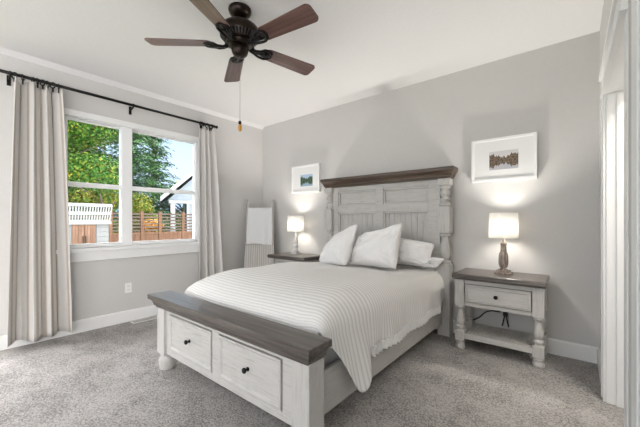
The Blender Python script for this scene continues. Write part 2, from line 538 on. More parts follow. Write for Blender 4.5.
# headboard
b = MB()
HF = -.12
xl, xr = BX - .70, BX + .70
b.box((xl, -.07, .20), (xr, -.06, 1.615))                       # back
for (p, q) in ((xl, 1.645), (2.206, 2.297), (2.834, xr)):
    b.box((p, HF, .20), (q, -.07, 1.612))                        # stiles
for (p, q) in ((1.645, 2.206), (2.297, 2.834)):
    b.box((p, HF, 1.555), (q, -.07, 1.612)); b.box((p, HF, 1.285), (q, -.07, 1.37)); b.box((p, HF, .30), (q, -.07, .50))
head = b.build('headboard', M['wx'], bed, .003)
for (p, q) in ((1.645, 2.206), (2.297, 2.834)):
    b = MB().box((p, -.088, 1.37), (q, -.069, 1.555))
    b.build('upper_panel', M['wx'], head)
    b = MB()
    for (z0, z1) in ((1.37, 1.555), (.50, 1.285)):
        w = .022
        b.box((p, -.112, z1 - w), (q, -.07, z1)); b.box((p, -.112, z0), (q, -.07, z0 + w))
        b.box((p, -.112, z0 + w), (p + w, -.07, z1 - w)); b.box((q - w, -.112, z0 + w), (q, -.07, z1 - w))
    b.build('panel_moulding', M['wx'], head, .006)
    b = MB()
    n = 8; wd = (q - p) / n
    for k in range(n):
        b.box((p + k * wd + .0012, -.086, .50), (p + (k + 1) * wd - .0012, -.069, 1.285))
    b.build('plank_panel', M['wz'], head, .0016)
# thin dark glaze lines where the mouldings meet the frame
# crown
b = MB().mould(1.455, 3.070, -.158, -.03, [(1.612, 0), (1.628, .004), (1.632, .012), (1.645, .014), (1.66, .020), (1.675, .030), (1.685, .036), (1.69, .044), (1.722, .046), (1.726, .043)], back=False)
b.build('headboard_crown', M['crown'], bed)
b = MB().mould(1.47, 3.054, -.150, -.04, [(1.575, 0), (1.606, 0), (1.612, .004)], back=False)
# headposts: block, turned neck, block, vase, block
def headpost(cx):
    mb = MB(); h = .06; cy = -.112
    mb.box((cx - h, cy - h, 1.545), (cx + h, cy + h, 1.612))
    mb.lathe([(.05, 1.545), (.056, 1.535), (.056, 1.52), (.042, 1.512), (.038, 1.50), (.050, 1.485), (.056, 1.465), (.050, 1.445), (.036, 1.43), (.034, 1.42), (.046, 1.41), (.052, 1.40), (.046, 1.388), (.040, 1.375), (.046, 1.36), (.056, 1.35), (.056, 1.335), (.046, 1.325)], (cx, cy, 0), 24)
    mb.box((cx - h, cy - h, 1.05), (cx + h, cy + h, 1.325))
    mb.lathe([(.046, 1.05), (.056, 1.04), (.056, 1.022), (.040, 1.012), (.034, .995), (.036, .97), (.046, .93), (.055, .88), (.056, .84), (.048, .80), (.036, .78), (.036, .77), (.052, .76), (.056, .745), (.052, .73)], (cx, cy, 0), 24)
    mb.box((cx - h, cy - h, 0), (cx + h, cy + h, .735))
    return mb
for cx in (BX - .747, BX + .747):
    headpost(cx).build('headpost', M['wz'], bed, .004)
# side rails
for s in (-1, 1):
    x0 = BX + s * .70; x1 = BX + s * .73
    MB().box((x0, -2.23, .12), (x1, -.12, .36)).build('side_rail', M['wy'], bed, .004)
# slats under the mattress (never seen whole, carry the mattress)
MB().box((BX - .70, -2.15, .24), (BX + .70, -.13, .285)).build('slat_base', M['wy'], bed)
# footboard carcass
fx0, fx1 = BX - .693, BX + .693
FY = -2.31
b = MB()
b.box((fx0, -2.24, .135), (fx1, -2.225, .49))
for (p, q) in ((fx0, 1.622), (2.214, 2.290), (2.868, fx1)):
    b.box((p, FY, .135), (q, -2.24, .49))
for (p, q) in ((1.622, 2.214), (2.290, 2.868)):
    b.box((p, FY, .135), (q, -2.24, .182)); b.box((p, FY, .458), (q, -2.24, .49))
b.build('footboard', M['wx'], bed, .003)
for (p, q) in ((1.622, 2.214), (2.290, 2.868)):
    MB().box((p + .001, FY + .012, .183), (q - .001, -2.241, .457)).build('drawer_reveal', M['groove'], bed)
    b = MB()
    p += .007; q -= .007; z0, z1 = .189, .451
    w = .026
    b.box((p + .02, FY + .004, z0 + .02), (q - .02, -2.25, z1 - .02))
    dr = b.build('drawer', M['wx'], bed, .003)
    b = MB()
    rs = []
    for o, y in ((0, FY + .008), (0, FY - .007), (.008, FY - .009), (.018, FY - .004), (.024, FY + .003), (.024, FY + .008)):
        rs.append([(p + o, y, z0 + o), (q - o, y, z0 + o), (q - o, y, z1 - o), (p + o, y, z1 - o)])
    b.rings(rs + [rs[0]], True, False, False)
    b.build('drawer_moulding', M['wx'], dr)
    cxk = (p + q) / 2
    MB().lathe([(.012, 0), (.012, -.004), (.007, -.007), (.006, -.016), (.013, -.021), (.017, -.027), (.015, -.034), (.008, -.038)], (cxk, FY + .004, .318), 18, 'y').build('knob', M['black'], dr)
for cx in (BX - .75, BX + .75):
    h = .0585
    b = MB().box((cx - h, -2.33, .125), (cx + h, -2.213, .49))
    fp = b.build('footpost', M['wz'], bed, .004)
    MB().lathe([(.050, .125), (.055, .119), (.055, .111), (.049, .104), (.056, .098), (.064, .088), (.067, .068), (.066, .045), (.062, .022), (.058, .006), (.056, 0)], (cx, -2.2715, 0), 26).build('bun_foot', M['wz'], fp)
# bench top
b = MB().mould(1.452, 3.066, -2.334, -2.208, [(.488, 0), (.50, .006), (.505, .014), (.515, .016), (.527, .020), (.54, .028), (.548, .034), (.552, .044), (.556, .048), (.588, .049), (.591, .046)], back=False)
b.build('footboard_top', M['top'], bed)

# mattress
b = MB()
def rbox_rings(x0, x1, y0, y1, z0, z1, r, rc, n=6):
    rs = []
    lev = []
    for k in range(5):
        a = PI / 2 * k / 4
        lev.append((z0 + r - r * math.cos(a), r - r * math.sin(a)))
    for k in range(5):
        a = PI / 2 * k / 4
        lev.append((z1 - r + r * math.sin(a), r - r * math.cos(a)))
    for z, o in lev:
        ring = []
        for (cx, cy, a0) in ((x1 - rc, y0 + rc, -PI / 2), (x1 - rc, y1 - rc, 0), (x0 + rc, y1 - rc, PI / 2), (x0 + rc, y0 + rc, PI)):
            for k in range(n + 1):
                a = a0 + PI / 2 * k / n
                ring.append((cx + (rc - o) * math.cos(a), cy + (rc - o) * math.sin(a), z))
        rs.append(ring)
    return rs
b.rings(rbox_rings(BX - .685, BX + .685, -2.06, -.135, .287, .585, .07, .10))
tag(b.build('mattress', M['mattress']), 'thick pale mattress lying on the bed frame beneath the ribbed bedspread', 'mattress')

# bedspread: top with rounded shoulders, side drops, tucked foot, one pulled corner at the right of the foot
ZT = .735
S0 = .545
AS, BS = .205, .19          # shoulder at the sides: width, fall
T0 = -1.62
AF, BF = .52, .18           # shoulder at the foot
QS, QF = .31, .56
def smooth(a, b_, x):
    t_ = max(0, min(1, (x - a) / (b_ - a))); return t_ * t_ * (3 - 2 * t_)
def zbot(y):
    z = .325
    z += .075 * smooth(-.36, -.18, y)
    if y < -1.68:
        z -= .165 * smooth(-1.68, -1.885, y)
    if y < -1.895:
        z += .33 * smooth(-1.90, -2.11, y)
    return z
LT = 1.49
NU, NV = 140, 170
SL = .66; FL = .78
def shoulder(d, q, A, B):
    if d < q:
        a = d / q * PI / 2
        return A * math.sin(a), B * (1 - math.cos(a))
    return A, B + (d - q)
def cover_f(u, v):
    su = (2 * u - 1) * (S0 + SL); tv = v * (LT + FL)
    ds = max(0, abs(su) - S0); dt = max(0, tv - LT)
    sg = 1 if su > 0 else -1
    x = max(-S0, min(S0, su)); y = -.13 - min(tv, LT)
    ox, zx = shoulder(ds, QS, AS, BS); oy, zy = shoulder(dt, QF, AF, BF)
    yy = y - oy
    k = min(1, ds / QS)
    hang = 0
    if ds > QS:
        fr = (ds - QS) / (SL - QS)
        zb = zbot(yy) if sg > 0 else .33
        top = ZT - math.hypot(BS, min(zy, BS) * .55)
        z = top + fr * (zb - top)
    else:
        zz = min(zy, BS)
        z = ZT - math.hypot(zx, zz) if zx < BS and ds <= 0 else ZT - math.hypot(zx, zz * (1 - .45 * k))
        if dt > QF:
            z = min(z, ZT - zy) if k < .6 else z
    body = (1 - k)
    z -= .075 * smooth(-1.25, -.35, yy) * (1 - .55 * k if ds <= QS else 0)
    if ds > QS:
        z -= .034 * smooth(-1.25, -.35, yy) * (1 - (ds - QS) / (SL - QS))
    x2 = BX + x + sg * ox
    nz = noise.noise(Vector((x2 * 2.2, yy * 2.2, 3.1))) * .014 + noise.noise(Vector((x2 * 7, yy * 5, 1.0))) * .004
    z += nz * body
    if ds > QS:
        fr = (ds - QS) / (SL - QS)
        x2 += sg * fr * (.014 + .012 * math.sin(yy * 13) + .007 * math.sin(yy * 31 + 1))
        if sg > 0:
            x2 += .05 * fr * math.exp(-((yy + 1.88) / .13) ** 2)
            yy += .05 * fr * smooth(-1.55, -1.9, yy) * smooth(-2.12, -1.95, yy)
    if dt > 0:
        z = max(z, .36 if ds < QS else .14)
        yy = max(yy, -2.16)
    return (x2, yy, z)
b = MB()
b.grid(cover_f, NU, NV, lambda u, v: ((2 * u - 1) * (S0 + SL), v * (LT + FL)))
cover = b.build('bedspread', M['cover'], None, loc=(BX, -1.1, .55))
so = cover.modifiers.new('thickness', 'SOLIDIFY'); so.thickness = .006; so.offset = 1
tag(cover, 'white ribbed bedspread spread over the bed and draped down its side', 'bedspread')
# ruffle along the right hem
def ruf(u, v):
    y = -.40 - u * 1.27
    zb = zbot(y)
    amp = (.003 + .010 * v)
    x = BX + S0 + AS + .026 + .012 * math.sin(y * 13) + amp * math.sin(u * 2 * PI * 46 + .8 * math.sin(u * 60)) + .006 * v
    return (x, y, zb + .034 - v * .062 + .005 * math.sin(u * 2 * PI * 23 + 1))
rf = MB().grid(ruf, 420, 6).build('ruffle_hem', M['ruffle'], cover, fix=False)
so = rf.modifiers.new('thickness', 'SOLIDIFY'); so.thickness = .003

# pillows
def pillow(corners, th, seed, label, rnd_c=.10):
    bl, br, tr, tl = [Vector(c) for c in corners]
    nrm = ((br - bl).cross(tl - bl)).normalized()
    if nrm.y > 0: nrm = -nrm
    mb = MB()
    N = 34
    ctr = (bl + br + tr + tl) / 4
    def pt(u, v, side):
        p = (bl * (1 - u) + br * u) * (1 - v) + (tl * (1 - u) + tr * u) * v
        du, dv = 4 * u * (1 - u), 4 * v * (1 - v)
        # edges bow inwards between the corners
        p = p + (ctr - p) * (.06 * (du * (1 - dv) + dv * (1 - du)) * (1 - du * dv))
        p = p + (ctr - p) * rnd_c * ((1 - du) * (1 - dv)) ** 3
        hgt = th * (du * dv) ** .38
        sag = 1 + .25 * (.5 - v)
        w = noise.noise(Vector((u * 3.1 + seed, v * 3.1, seed))) * .042 + noise.noise(Vector((u * 9 + seed, v * 7, seed * 2))) * .018
        # radiating creases near the corners
        for (cu, cv) in ((0, 0), (1, 0), (0, 1), (1, 1)):
            d_ = math.hypot(u - cu, v - cv); an = math.atan2(abs(v - cv), abs(u - cu) + 1e-6)
            w += .014 * math.sin(an * 11 + seed) * math.exp(-((d_ - .25) / .16) ** 2)
        return p + nrm * side * (hgt * sag + w * min(1, du * dv * 4))
    for side in (1, -1):
        mb.grid(lambda u, v: pt(u, v, side), N, N)
    bmesh.ops.remove_doubles(mb.bm, verts=mb.bm.verts, dist=.0006)
    o = mb.build('pillow', M['pillow'])
    tag(o, label, 'pillow', 'pillows at the head of the bed')
    sb = o.modifiers.new('soft', 'SUBSURF'); sb.levels = 1; sb.render_levels = 1
    return o
pillow(((1.66, -.55, .665), (2.20, -.76, .695), (2.16, -.42, 1.165), (1.74, -.38, .98)), .075, 1.3, 'white square pillow propped at the left, leaning nearest the lamp with the white base')
pillow(((2.12, -.56, .690), (2.70, -.60, .695), (2.68, -.40, 1.165), (2.12, -.40, 1.00)), .085, 4.7, 'large white square pillow in the middle, pointed top corner against the headboard', .03)
pillow(((2.48, -.33, .715), (2.93, -.37, .735), (2.96, -.235, .945), (2.48, -.21, 1.005)), .07, 8.2, 'white sleeping pillow behind the middle one, resting on another pillow beneath it')
pillow(((2.45, -.235, .70), (3.0, -.335, .705), (3.075, -.265, .805), (2.45, -.195, .82)), .05, 11.9, 'lowest white pillow at the right, beside the turned headboard post')

# ------------------------------------------------------------------ nightstands
NX, NY = 3.5275, -.232
night = thing('nightstand', (NX, NY, 0), 'distressed white nightstand right of the bed, black cords showing above its slatted shelf', 'nightstand', 'nightstands beside the bed')
b = MB().mould(NX - .338, NX + .338, NY - .216, NY + .205, [(.645, 0), (.652, .010), (.662, .0135), (.684, .0135), (.692, .010), (.696, .003)], back=False)
b.build('tabletop', M['top'], night)
b = MB()
for s in (-1, 1):
    b.box((NX + s * .30, NY - .13, .42), (NX + s * .318, NY + .13, .645))
b.box((NX - .30, NY + .13, .42), (NX + .30, NY + .145, .645))
b.box((NX - .255, NY - .178, .606), (NX + .255, NY - .12, .645)); b.box((NX - .255, NY - .178, .405), (NX + .255, NY - .12, .436))
b.box((NX - .255, NY - .13, .43), (NX + .255, NY - .12, .61))
b.build('case', M['wx'], night, .002)
MB().box((NX - .2545, NY - .170, .4365), (NX + .2545, NY - .1305, .6055)).build('drawer_reveal', M['groove'], night)
b = MB()
p, q, z0, z1 = NX - .249, NX + .249, .442, .600
b.box((p, NY - .186, z0), (q, NY - .171, z1))
dr = b.build('drawer', M['wx'], night, .004)
b = MB()
yy = NY - .186
rs = []
for o, y in ((.010, yy + .004), (.016, yy - .004), (.024, yy - .004), (.030, yy + .004)):
    rs.append([(p + o, y, z0 + o), (q - o, y, z0 + o), (q - o, y, z1 - o), (p + o, y, z1 - o)])
b.rings(rs, True, False, False); b.build('drawer_moulding', M['wx'], dr)
MB().lathe([(.012, 0), (.011, -.004), (.006, -.007), (.006, -.015), (.013, -.019), (.017, -.025), (.014, -.032), (.006, -.035)], (NX, yy, .521), 18, 'y').build('knob', M['black'], dr)
def nleg(cx, cy):
    mb = MB(); h = .040
    mb.box((cx - h, cy - h, .40), (cx + h, cy + h, .645))
    mb.lathe([(.036, .40), (.039, .393), (.039, .380), (.028, .372), (.024, .355), (.025, .335), (.030, .305), (.036, .275), (.037, .255), (.030, .232), (.025, .222), (.032, .216), (.038, .208), (.038, .196), (.030, .188), (.028, .178), (.038, .172)], (cx, cy, 0), 22)
    mb.box((cx - h, cy - h, .080), (cx + h, cy + h, .172))
    mb.lathe([(.034, .082), (.028, .074), (.038, .068), (.041, .060), (.036, .052), (.034, .047), (.041, .036), (.044, .022), (.040, .006), (.036, 0)], (cx, cy, 0), 22)
    return mb
for sx in (-1, 1):
    for sy in (-1, 1):
        nleg(NX + sx * .297, NY + (-.148 if sy < 0 else .155)).build('leg', M['wz'], night, .003)
b = MB()
n = 20; x0, x1 = NX - .255, NX + .255; wd = (x1 - x0) / n
for k in range(n):
    b.box((x0 + k * wd + .0012, NY - .165, .138), (x0 + (k + 1) * wd - .0012, NY + .17, .150))
b.build('shelf', M['wy'], night, .002)
b = MB().box((NX - .257, NY - .183, .105), (NX + .257, NY - .165, .152)).box((NX - .257, NY + .17, .105), (NX + .257, NY + .185, .152))
b.box((NX - .257, NY - .165, .122), (NX + .257, NY + .17, .137))
b.build('shelf_frame', M['wx'], night, .002)
n2 = copy_tree(night)
n2.location = (2 * BX - NX, NY, 0)
n2['label'] = 'distressed white nightstand left of the bed, beside the leaning blanket ladder'

# cords behind the right nightstand
b = MB().tube([(3.235, -.03, .17), (3.27, -.04, .185), (3.32, -.04, .221), (3.355, -.04, .262), (3.383, -.04, .287), (3.43, -.04, .302), (3.50, -.04, .305)], .006)
tag(b.build('power_cord', M['blackplastic']), 'black power cord curving along the wall behind the right nightstand', 'cord')
b = MB().tube([(3.536, -.033, .285), (3.53, -.04, .25), (3.515, -.045, .175)], .006)
b.tube([(3.545, -.033, .285), (3.552, -.04, .25), (3.568, -.045, .175)], .006)
b.box((3.522, -.045, .27), (3.56, -.018, .305))
tag(b.build('power_cord', M['blackplastic']), 'black forked plug cord hanging in the middle above the nightstand shelf', 'cord')

# ------------------------------------------------------------------ table lamps
def lamp(x, y, z, wmat, prof, base, label):
    t_ = thing('table_lamp', (x, y, z), label, 'lamp', 'lit lamps on the nightstands')
    z += .0005
    mb = MB()
    b1, b2 = base
    mb.box((x - b1, y - b1, z), (x + b1, y + b1, z + .014)); mb.box((x - b2, y - b2, z + .014), (x + b2, y + b2, z + .032))
    mb.build('base', wmat, t_, .003)
    MB().lathe([(r, z + h) for r, h in prof], (x, y, 0), 24).build('stem', wmat, t_)
    MB().lathe([(.011, z + .33), (.013, z + .332), (.013, z + .372), (.008, z + .376)], (x, y, 0), 14).build('socket', M['bronze'], t_)
    MB().lathe([(.010, z + .376), (.014, z + .386), (.020, z + .40), (.021, z + .412), (.017, z + .424), (.006, z + .431)], (x, y, 0), 16).build('bulb', M['bulb'], t_)
    zb, zt = z + .325, z + .552
    mb = MB().rings([[(x + r * math.cos(2 * PI * k / 48), y + r * math.sin(2 * PI * k / 48), h) for k in range(48)] for r, h in ((.119, zb), (.1165, (zb + zt) / 2), (.113, zt), (.111, zt), (.1145, (zb + zt) / 2), (.117, zb), (.119, zb))], True, False)
    mb.build('lamp_shade', M['shade'], t_)
    mb = MB()
    for k in range(3):
        a = 2 * PI * k / 3 + .3
        mb.tube([(x, y, z + .372), (x + .1155 * math.cos(a), y + .1155 * math.sin(a), z + .40)], .0018, 6)
    mb.build('shade_ring', M['steel'], t_)
    ld = bpy.data.lights.new('bulb_light', 'POINT')
    ld.energy = LAMP_W; ld.color = (1.0, .96, .91); ld.shadow_soft_size = .035
    ld.use_nodes = True
    ln = ld.node_tree
    fo = ln.nodes.new('ShaderNodeLightFalloff'); fo.inputs['Strength'].default_value = 1.0; fo.inputs['Smooth'].default_value = .07
    ln.links.new(fo.outputs['Linear'], ln.nodes['Emission'].inputs['Strength'])
    lo = bpy.data.objects.new('bulb_light', ld); COL.objects.link(lo)
    lo.parent = t_; lo.location = (0, 0, .462)
    return t_
pr_r = [(.026, .030), (.034, .034), (.034, .040), (.024, .046), (.022, .052), (.034, .066), (.039, .09), (.040, .12), (.038, .16), (.033, .188), (.025, .198), (.024, .205), (.027, .21), (.024, .216), (.023, .25), (.023, .262), (.029, .268), (.029, .276), (.022, .282), (.016, .292), (.011, .30), (.011, .33)]
pr_l = [(.030, .030), (.040, .034), (.042, .05), (.034, .06), (.028, .075), (.030, .095), (.040, .115), (.042, .125), (.034, .133), (.024, .14), (.030, .16), (.034, .18), (.030, .205), (.020, .235), (.015, .26), (.019, .268), (.019, .276), (.013, .285), (.010, .30), (.010, .33)]
lamp(3.548, -.190, .696, M['lampwood'], pr_r, (.066, .052), 'lit lamp with brown turned wooden base on the nightstand right of the bed')
lamp(.935, -.18, .696, M['lampwhite'], pr_l, (.054, .044), 'lit lamp with white turned base on the nightstand left of the bed')

# ------------------------------------------------------------------ pictures
def lake_mat(name, sky, trees, water):
    m, n, bb = new_mat(name)
    tcn = n.nodes.new('ShaderNodeTexCoord')
    sp = n.nodes.new('ShaderNodeSeparateXYZ'); n.links.new(tcn.outputs['Generated'], sp.inputs[0])
    sb = n.nodes.new('ShaderNodeMath'); sb.operation = 'SUBTRACT'; sb.inputs[1].default_value = .48
    n.links.new(sp.outputs[2], sb.inputs[0])
    ab = n.nodes.new('ShaderNodeMath'); ab.operation = 'ABSOLUTE'; n.links.new(sb.outputs[0], ab.inputs[0])
    cb = n.nodes.new('ShaderNodeCombineXYZ'); n.links.new(sp.outputs[0], cb.inputs[0])
    ns = n.nodes.new('ShaderNodeTexNoise'); ns.inputs['Scale'].default_value = 11; ns.inputs['Detail'].default_value = 6
    n.links.new(cb.outputs[0], ns.inputs['Vector'])
    h = n.nodes.new('ShaderNodeMath'); h.operation = 'MULTIPLY'; h.inputs[1].default_value = .72
    n.links.new(ns.outputs['Fac'], h.inputs[0])
    ce = n.nodes.new('ShaderNodeMath'); ce.operation = 'SUBTRACT'; ce.inputs[1].default_value = .5
    n.links.new(sp.outputs[0], ce.inputs[0])
    ca = n.nodes.new('ShaderNodeMath'); ca.operation = 'ABSOLUTE'; n.links.new(ce.outputs[0], ca.inputs[0])
    hh = n.nodes.new('ShaderNodeMath'); hh.operation = 'MULTIPLY_ADD'; hh.inputs[1].default_value = .42
    n.links.new(ca.outputs[0], hh.inputs[0]); n.links.new(h.outputs[0], hh.inputs[2])
    off = n.nodes.new('ShaderNodeMath'); off.operation = 'SUBTRACT'; off.inputs[1].default_value = .19
    n.links.new(hh.outputs[0], off.inputs[0])
    lt = n.nodes.new('ShaderNodeMath'); lt.operation = 'LESS_THAN'
    n.links.new(ab.outputs[0], lt.inputs[0]); n.links.new(off.outputs[0], lt.inputs[1])
    n2_ = n.nodes.new('ShaderNodeTexNoise'); n2_.inputs['Scale'].default_value = 14; n2_.inputs['Detail'].default_value = 4
    n.links.new(tcn.outputs['Generated'], n2_.inputs['Vector'])
    tr = ramp(n, n2_.outputs['Fac'], [(.35, trees[0]), (.5, trees[1]), (.65, trees[2])])
    gt = n.nodes.new('ShaderNodeMath'); gt.operation = 'GREATER_THAN'; gt.inputs[1].default_value = .48
    n.links.new(sp.outputs[2], gt.inputs[0])
    mi = n.nodes.new('ShaderNodeMix'); mi.data_type = 'RGBA'
    n.links.new(gt.outputs[0], mi.inputs[0]); mi.inputs[6].default_value = c4(water); mi.inputs[7].default_value = c4(sky)
    mj = n.nodes.new('ShaderNodeMix'); mj.data_type = 'RGBA'
    n.links.new(lt.outputs[0], mj.inputs[0]); n.links.new(mi.outputs[2], mj.inputs[6]); n.links.new(tr.outputs[0], mj.inputs[7])
    n.links.new(mj.outputs[2], bb.inputs['Base Color'])
    bb.inputs['Roughness'].default_value = .5
    return m
M['print_r'] = lake_mat('autumn_lake_print', (.62, .60, .60), ((.03, .035, .025), (.14, .10, .06), (.24, .15, .11)), (.45, .45, .47))
M['print_l'] = lake_mat('blue_lake_print', (.40, .55, .70), ((.02, .04, .02), (.05, .10, .06), (.10, .16, .12)), (.28, .40, .50))
def picture(x0, x1, z0, z1, pm, px0, px1, pz0, pz1, label):
    t_ = thing('picture_frame', ((x0 + x1) / 2, -.002, z0), label, 'picture', 'white framed pictures on the back wall')
    w = .024; d = .048
    mb = MB()
    mb.box((x0, -d, z0), (x0 + w, -.002, z1)); mb.box((x1 - w, -d, z0), (x1, -.002, z1))
    mb.box((x0 + w, -d, z1 - w), (x1 - w, -.002, z1)); mb.box((x0 + w, -d, z0), (x1 - w, -.002, z0 + w))
    mb.build('frame', M['frame'], t_, .002)
    mo = MB().box((x0 + w, -.038, z0 + w), (x1 - w, -.004, z1 - w)).build('mat_board', M['mat'], t_)
    MB().box((px0, -.0392, pz0), (px1, -.038, pz1)).build('print', pm, mo)
picture(3.245, 3.789, 1.560, 1.976, M['print_r'], 3.405, 3.645, 1.668, 1.845, 'white framed autumn lake picture above the right nightstand lamp')
picture(.72, 1.262, 1.59, 1.99, M['print_l'], .90, 1.135, 1.68, 1.85, 'white framed blue lake picture above the left nightstand, left of the headboard')

# ------------------------------------------------------------------ blanket ladder and throws
TL, TR = Vector((.07, -.34, 1.5)), Vector((.33, -.08, 1.5))
LEAN = Vector((.22, -.22, 0))
lad = thing('blanket_ladder', (.44, -.44, 0), 'whitewashed wooden blanket ladder leaning in the corner beside the left nightstand', 'ladder')
def lp(side, z):     # point on a rail
    a = TL if side == 0 else TR
    k = (1.5 - z) / 1.5
    return Vector((a.x, a.y, z)) + LEAN * k
for s in (0, 1):
    MB().bar(lp(s, 0.012), lp(s, 1.5), .045, .045).build('rail', M['ladder'], lad, .003)
RUNGS = (1.33, 1.06, .80, .36)
for z in RUNGS:
    MB().bar(lp(0, z), lp(1, z), .03, .04).build('rung', M['ladder'], lad, .002)
def throw(name, zt, zb_front, zb_back, wid, mat, label, folds, off):
    a, c = lp(0, zt), lp(1, zt)
    mid = (a + c) / 2; ax = (c - a).normalized(); fr = Vector((1, -1, 0)).normalized()
    half = (c - a).length * wid / 2
    slope = LEAN.length / 1.5
    L1 = zt - zb_front; L2 = zt - zb_back; r = .030 + off
    tot = L1 + PI * r + L2
    def f(u, v):
        s = v * tot
        k = (u * 2 - 1)
        wob = .010 * math.sin(u * folds + 1.2) + .006 * math.sin(u * folds * 2.3)
        if s < L1:
            z = zb_front + s; o = r + slope * (zt - z) + wob * (1 - s / L1) + .004
            p = mid + fr * o
        elif s < L1 + PI * r:
            an = (s - L1) / r
            z = zt + r * math.sin(an); p = mid + fr * (r * math.cos(an))
        else:
            z = zt - (s - L1 - PI * r); p = mid + fr * (-r + slope * (zt - z) * .2)
        p = p + ax * k * half * (1 + .03 * (1 - v) + .02 * math.sin(v * 9))
        return (p.x, p.y, z + (.012 * math.sin(u * 5) if s < .05 else 0))
    mb = MB().grid(f, 40, 60, lambda u, v: (u * half * 2, v * tot))
    o = mb.build(name, mat)
    so_ = o.modifiers.new('thickness', 'SOLIDIFY'); so_.thickness = .010; so_.offset = 0
    tag(o, label, 'throw blanket')
    return o
throw('throw_blanket', 1.33, .815, .88, 1.0, M['throw'], 'plain white throw folded over the top rung of the corner ladder', 9, .018)
throw('throw_blanket', .80, .14, .22, 1.16, M['grey_throw'], 'grey striped throw hung on the ladder below the plain white throw', 26, .004)

# ------------------------------------------------------------------ curtain rod and curtains
RX, RZ = .10, 2.508
rod = thing('curtain_rod', (RX, -2.0, RZ), 'long black metal curtain rod mounted above the window', 'curtain rod')
MB().tube([(RX, -3.35, RZ), (RX, -.965, RZ)], .015, 12).build('pole', M['black'], rod)
MB().lathe([(.013, 0), (.020, .006), (.020, .014), (.013, .020), (.016, .028), (.022, .036), (.022, .046), (.012, .056)], (RX, -.968, RZ), 14, 'x').xf(Matrix.Translation((RX, -.968, RZ)) @ Matrix.Rotation(PI / 2, 4, 'Z') @ Matrix.Translation((-RX, .968, -RZ))).build('finial', M['black'], rod)
for y in (-3.025, -2.01, -.985):
    mb = MB().bar((.0, y, RZ - .035), (RX, y, RZ - .018), .014, .014)
    mb.box((.0, y - .014, RZ - .085), (.006, y + .014, RZ + .01))
    mb.lathe([(.020, y - .008), (.020, y + .008)], (RX, 0, RZ), 14, 'y')
    mb.build('bracket', M['black'], rod)
def curtain(y0, y1, yb0, yb1, ztop, zbot_, folds, amp, mat, label, phase, rings_at, stretch):
    t_ = thing('curtain', (RX, (yb0 + yb1) / 2, zbot_), label, 'curtain', 'striped curtains beside the window')
    def path(u, k):
        a = y0 + (y1 - y0) * u; c = yb0 + (yb1 - yb0) * u
        y = a + (c - a) * k
        am = amp * (.75 + .25 * k) * (1 + .3 * math.sin(u * 7 + phase))
        ph = folds * 2 * PI * (u + .035 * math.sin(u * 2 * PI * 1.5 + phase)) + phase
        x = RX - .005 + am * math.sin(ph) + .006 * math.sin(u * 37 + k * 2)
        y += .010 * math.sin(2 * ph + k)
        x += .012 * k * math.sin(k * 3 + u * 8)
        return x, y
    def f(u, v):
        k = 1 - v
        x, y = path(u, k ** .8)
        hem = .010 * math.sin(u * 9 + phase) * k ** 6
        return (max(x, .022), y, zbot_ + hem + (ztop - zbot_) * v + (.012 * math.cos(folds * 2 * PI * u * 1) if v > .99 else 0))
    # cloth length for the stripes
    acc = [0]
    NP = 220
    pts = [path(i / NP, .5) for i in range(NP + 1)]
    for i in range(NP):
        acc.append(acc[-1] + math.hypot(pts[i + 1][0] - pts[i][0], pts[i + 1][1] - pts[i][1]))
    mb = MB().grid(f, NP, 46, lambda u, v: (acc[int(round(u * NP))] * stretch, v))
    o = mb.build('fabric_panel', mat, t_, fix=False)
    so_ = o.modifiers.new('thickness', 'SOLIDIFY'); so_.thickness = .004
    for u in rings_at:
        x, y = path(u, 0)
        mb = MB()
        n = 20
        tw = .55 * math.sin(u * 23 + phase)
        pts_ = [(RX + .027 * math.cos(2 * PI * k / n) * math.cos(tw), y + .027 * math.cos(2 * PI * k / n) * math.sin(tw), RZ - .011 + .027 * math.sin(2 * PI * k / n)) for k in range(n + 1)]
        mb.tube(pts_, .0058, 6)
        mb.tube([(RX, y, RZ - .028), (RX, y, ztop - .012)], .003, 6)
        mb.box((RX - .006, y - .006, ztop - .025), (RX + .006, y + .006, ztop + .004))
        mb.build('curtain_ring', M['black'], t_)
    return t_
curtain(-3.01, -2.675, -3.06, -2.595, 2.462, .055, 3.1, .07, M['curtain'], 'taupe and cream striped curtain left of the window, gathered and reaching the floor', .4, (.06, .22, .38, .50, .62, .74, .86, .96), 1.0)
curtain(-1.195, -.975, -1.20, -.78, 2.462, .055, 3.4, .042, M['curtain_pale'], 'pale striped curtain right of the window, its lower end behind the bed', 2.0, (.05, .2, .35, .5, .65, .8, .95), 1.0)

# ------------------------------------------------------------------ ceiling fan
FXc, FYc = 2.130, -2.030
fan = thing('ceiling_fan', (FXc, FYc, H), 'dark bronze ceiling fan with five walnut blades above the bed', 'ceiling fan')
C0 = (FXc, FYc, 0)
MB().lathe([(.082, H - .001), (.084, H - .012), (.080, H - .030), (.066, H - .050), (.045, H - .062), (.030, H - .068)], C0, 32).build('canopy', M['bronze'], fan)
MB().lathe([(.017, H - .06), (.017, 2.628)], C0, 16).build('downrod', M['bronze'], fan)
MB().lathe([(.03, 2.648), (.045, 2.642), (.050, 2.628), (.075, 2.622), (.115, 2.612), (.137, 2.594), (.143, 2.57), (.143, 2.545), (.138, 2.53), (.128, 2.522), (.118, 2.51), (.108, 2.50), (.06, 2.496)], C0, 40).build('motor_housing', M['bronze'], fan)
mb = MB()
for k in range(36):
    a = 2 * PI * k / 36
    mb.bar((FXc + .141 * math.cos(a), FYc + .141 * math.sin(a), 2.534), (FXc + .112 * math.cos(a), FYc + .112 * math.sin(a), 2.503), .008, .007)
mb.build('vent_rib', M['pewter'], fan)
